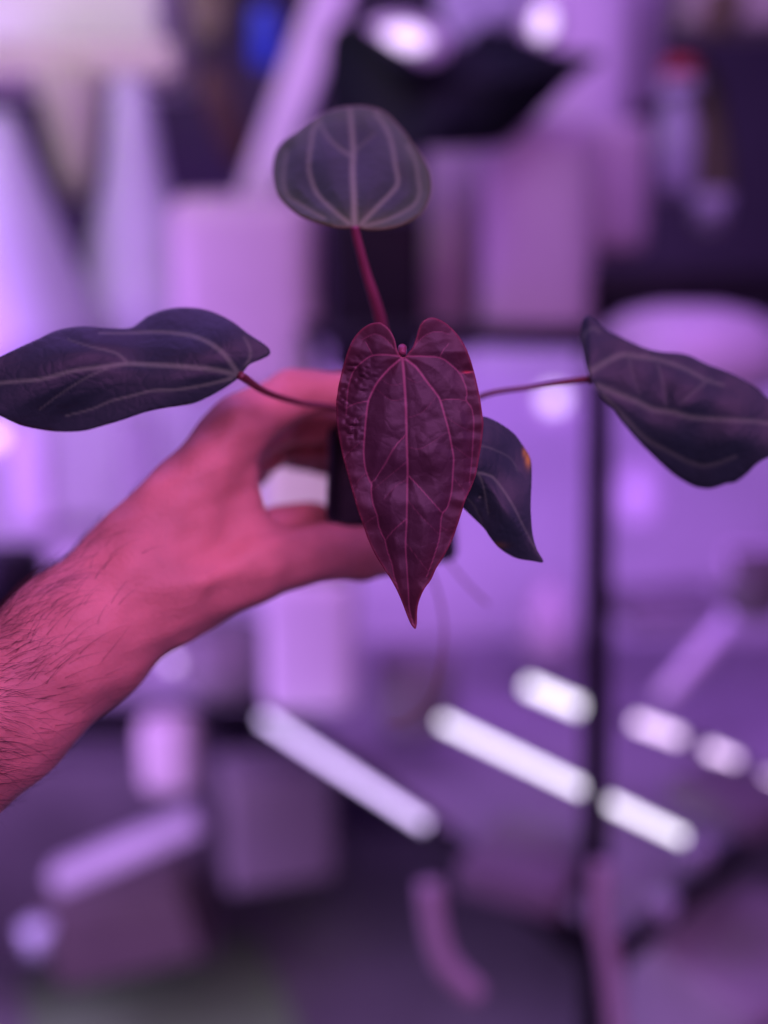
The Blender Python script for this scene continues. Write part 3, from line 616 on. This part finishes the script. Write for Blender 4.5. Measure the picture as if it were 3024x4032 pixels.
groove([(1110, 1480, .432), (1150, 1560, .428), (1160, 1640, .434)], 0.0016, 0.0008)
def surface_nets(D):
    ins = D < 0; nx, ny, nz = D.shape
    cs = np.zeros((nx-1, ny-1, nz-1), np.int8)
    for i in (0, 1):
        for j in (0, 1):
            for k in (0, 1): cs += ins[i:nx-1+i, j:ny-1+j, k:nz-1+k]
    cells = np.argwhere((cs > 0) & (cs < 8)); idx = -np.ones(cs.shape, np.int64); idx[tuple(cells.T)] = np.arange(len(cells))
    acc = np.zeros((len(cells), 3)); cnt = np.zeros(len(cells))
    cor = [(i, j, k) for i in (0, 1) for j in (0, 1) for k in (0, 1)]
    for a in cor:
        for ax_ in range(3):
            if a[ax_] == 0:
                b = list(a); b[ax_] = 1
                da = D[tuple((cells+a).T)]; db = D[tuple((cells+b).T)]; m = (da < 0) != (db < 0)
                s = np.where(m, da/np.where(m, da-db, 1), 0); p = np.tile(np.array(a, float), (len(cells), 1)); p[:, ax_] += s
                acc[m] += p[m]; cnt[m] += 1
    V_ = cells+acc/cnt[:, None]; faces = []
    for ax_ in range(3):
        u, v = (ax_+1) % 3, (ax_+2) % 3
        s0 = [slice(None)]*3; s1 = [slice(None)]*3; s0[ax_] = slice(0, -1); s1[ax_] = slice(1, None)
        ch = np.argwhere(ins[tuple(s0)] != ins[tuple(s1)])
        ok = (ch[:, u] > 0) & (ch[:, v] > 0) & (ch[:, u] < D.shape[u]-1) & (ch[:, v] < D.shape[v]-1); ch = ch[ok]
        fl = ins[tuple(s0)][tuple(ch.T)]
        q = []
        for du, dv in ((-1, -1), (0, -1), (0, 0), (-1, 0)):
            c = ch.copy(); c[:, u] += du; c[:, v] += dv; q.append(idx[tuple(c.T)])
        q = np.stack(q, 1); q[~fl] = q[~fl][:, ::-1]; faces.append(q)
    return V_, np.vstack(faces)
Vv, Ff = surface_nets(D)
Vc = lo + Vv*VOX
# laplacian smoothing
e = np.vstack([Ff[:, [0, 1]], Ff[:, [1, 2]], Ff[:, [2, 3]], Ff[:, [3, 0]]])
for it in range(4):
    s = np.zeros_like(Vc); n_ = np.zeros(len(Vc)); np.add.at(s, e[:, 0], Vc[e[:, 1]]); np.add.at(n_, e[:, 0], 1)
    np.add.at(s, e[:, 1], Vc[e[:, 0]]); np.add.at(n_, e[:, 1], 1)
    Vc = Vc + 0.5*(s/n_[:, None]-Vc)
tri = Vc[Ff[:, [0, 1, 2]]]
if np.einsum('ij,ij->i', tri[:, 0], np.cross(tri[:, 1], tri[:, 2])).sum() > 0: Ff = Ff[:, ::-1]
Wv = np.array(CAM) + np.outer(Vc[:, 0], RT) + np.outer(Vc[:, 1], UP) + np.outer(Vc[:, 2], FWD)

M_skin = mat('skin', (0.67, 0.295, 0.23), 0.5, 0.16, 38, bump=0.35, bscale=600, spec=0.35, sss=0.15)
me = mesh('person', Wv, Ff)
person = link('person', me, M_skin)
tag(person, 'bare hairy left forearm and hand gripping the small black pot from the left', 'person')

# body hair on the forearm: fine strands lying along the skin
nor = np.zeros(len(me.vertices)*3); me.vertices.foreach_get('normal', nor); nor = nor.reshape(-1, 3)
px = 1512+FPX*Vc[:, 0]/Vc[:, 2]; py = 2016-FPX*Vc[:, 1]/Vc[:, 2]
along = (np.array(P(560, 2290, .402))-np.array(P(0, 2790, .364))); along /= np.linalg.norm(along)
pr = np.clip(1-(px-40)/700.0, 0, 1)**3.4
pr *= np.clip(1.15-((px-0)*0.6+(py-2790)*0.8)/300.0, 0.05, 1)
pr *= (px < 720)*(px > -230)*(py > 1500)
pr /= pr.sum()
pick = rng.choice(len(Vc), 1150, replace=False, p=pr)
hv, hf = [], []
for i in pick:
    p = Wv[i]; nn = nor[i]; an = rng.normal(-0.30, 0.20)+0.8*float(vnoise(px[i], py[i], 190, 31))
    side = np.cross(nn, along); side /= np.linalg.norm(side)+1e-9
    tg = along - nn*(along@nn); tg /= np.linalg.norm(tg)+1e-9
    d = tg*math.cos(an)+side*math.sin(an)
    L = rng.uniform(.008, .019); bend = rng.normal(-.5, .35); r0 = rng.uniform(.00005, .00009)
    o2 = np.cross(nn, d); base = len(hv); cur = p-nn*0.0002; ns = 6
    for k in range(ns+1):
        s = k/ns; r = r0*(1-0.85*s)
        pos = p + d*L*s + o2*L*bend*s*s*0.5 + nn*(0.0014*math.sin(math.pi*min(s*0.9+0.05, 1))+0.0001)
        for q in range(3):
            a = 2*math.pi*q/3; hv.append(pos+o2*r*math.cos(a)+nn*r*math.sin(a))
        if k:
            b0 = base+(k-1)*3
            for q in range(3): hf.append((b0+q, b0+(q+1) % 3, b0+3+(q+1) % 3, b0+3+q))
M_hair = mat('dark_hair', (0.035, 0.014, 0.016), 0.5, 0.1)
hair = link('arm_hair', mesh('arm_hair', hv, hf), M_hair, person); hair.matrix_parent_inverse = Matrix(); hair['kind'] = 'stuff'
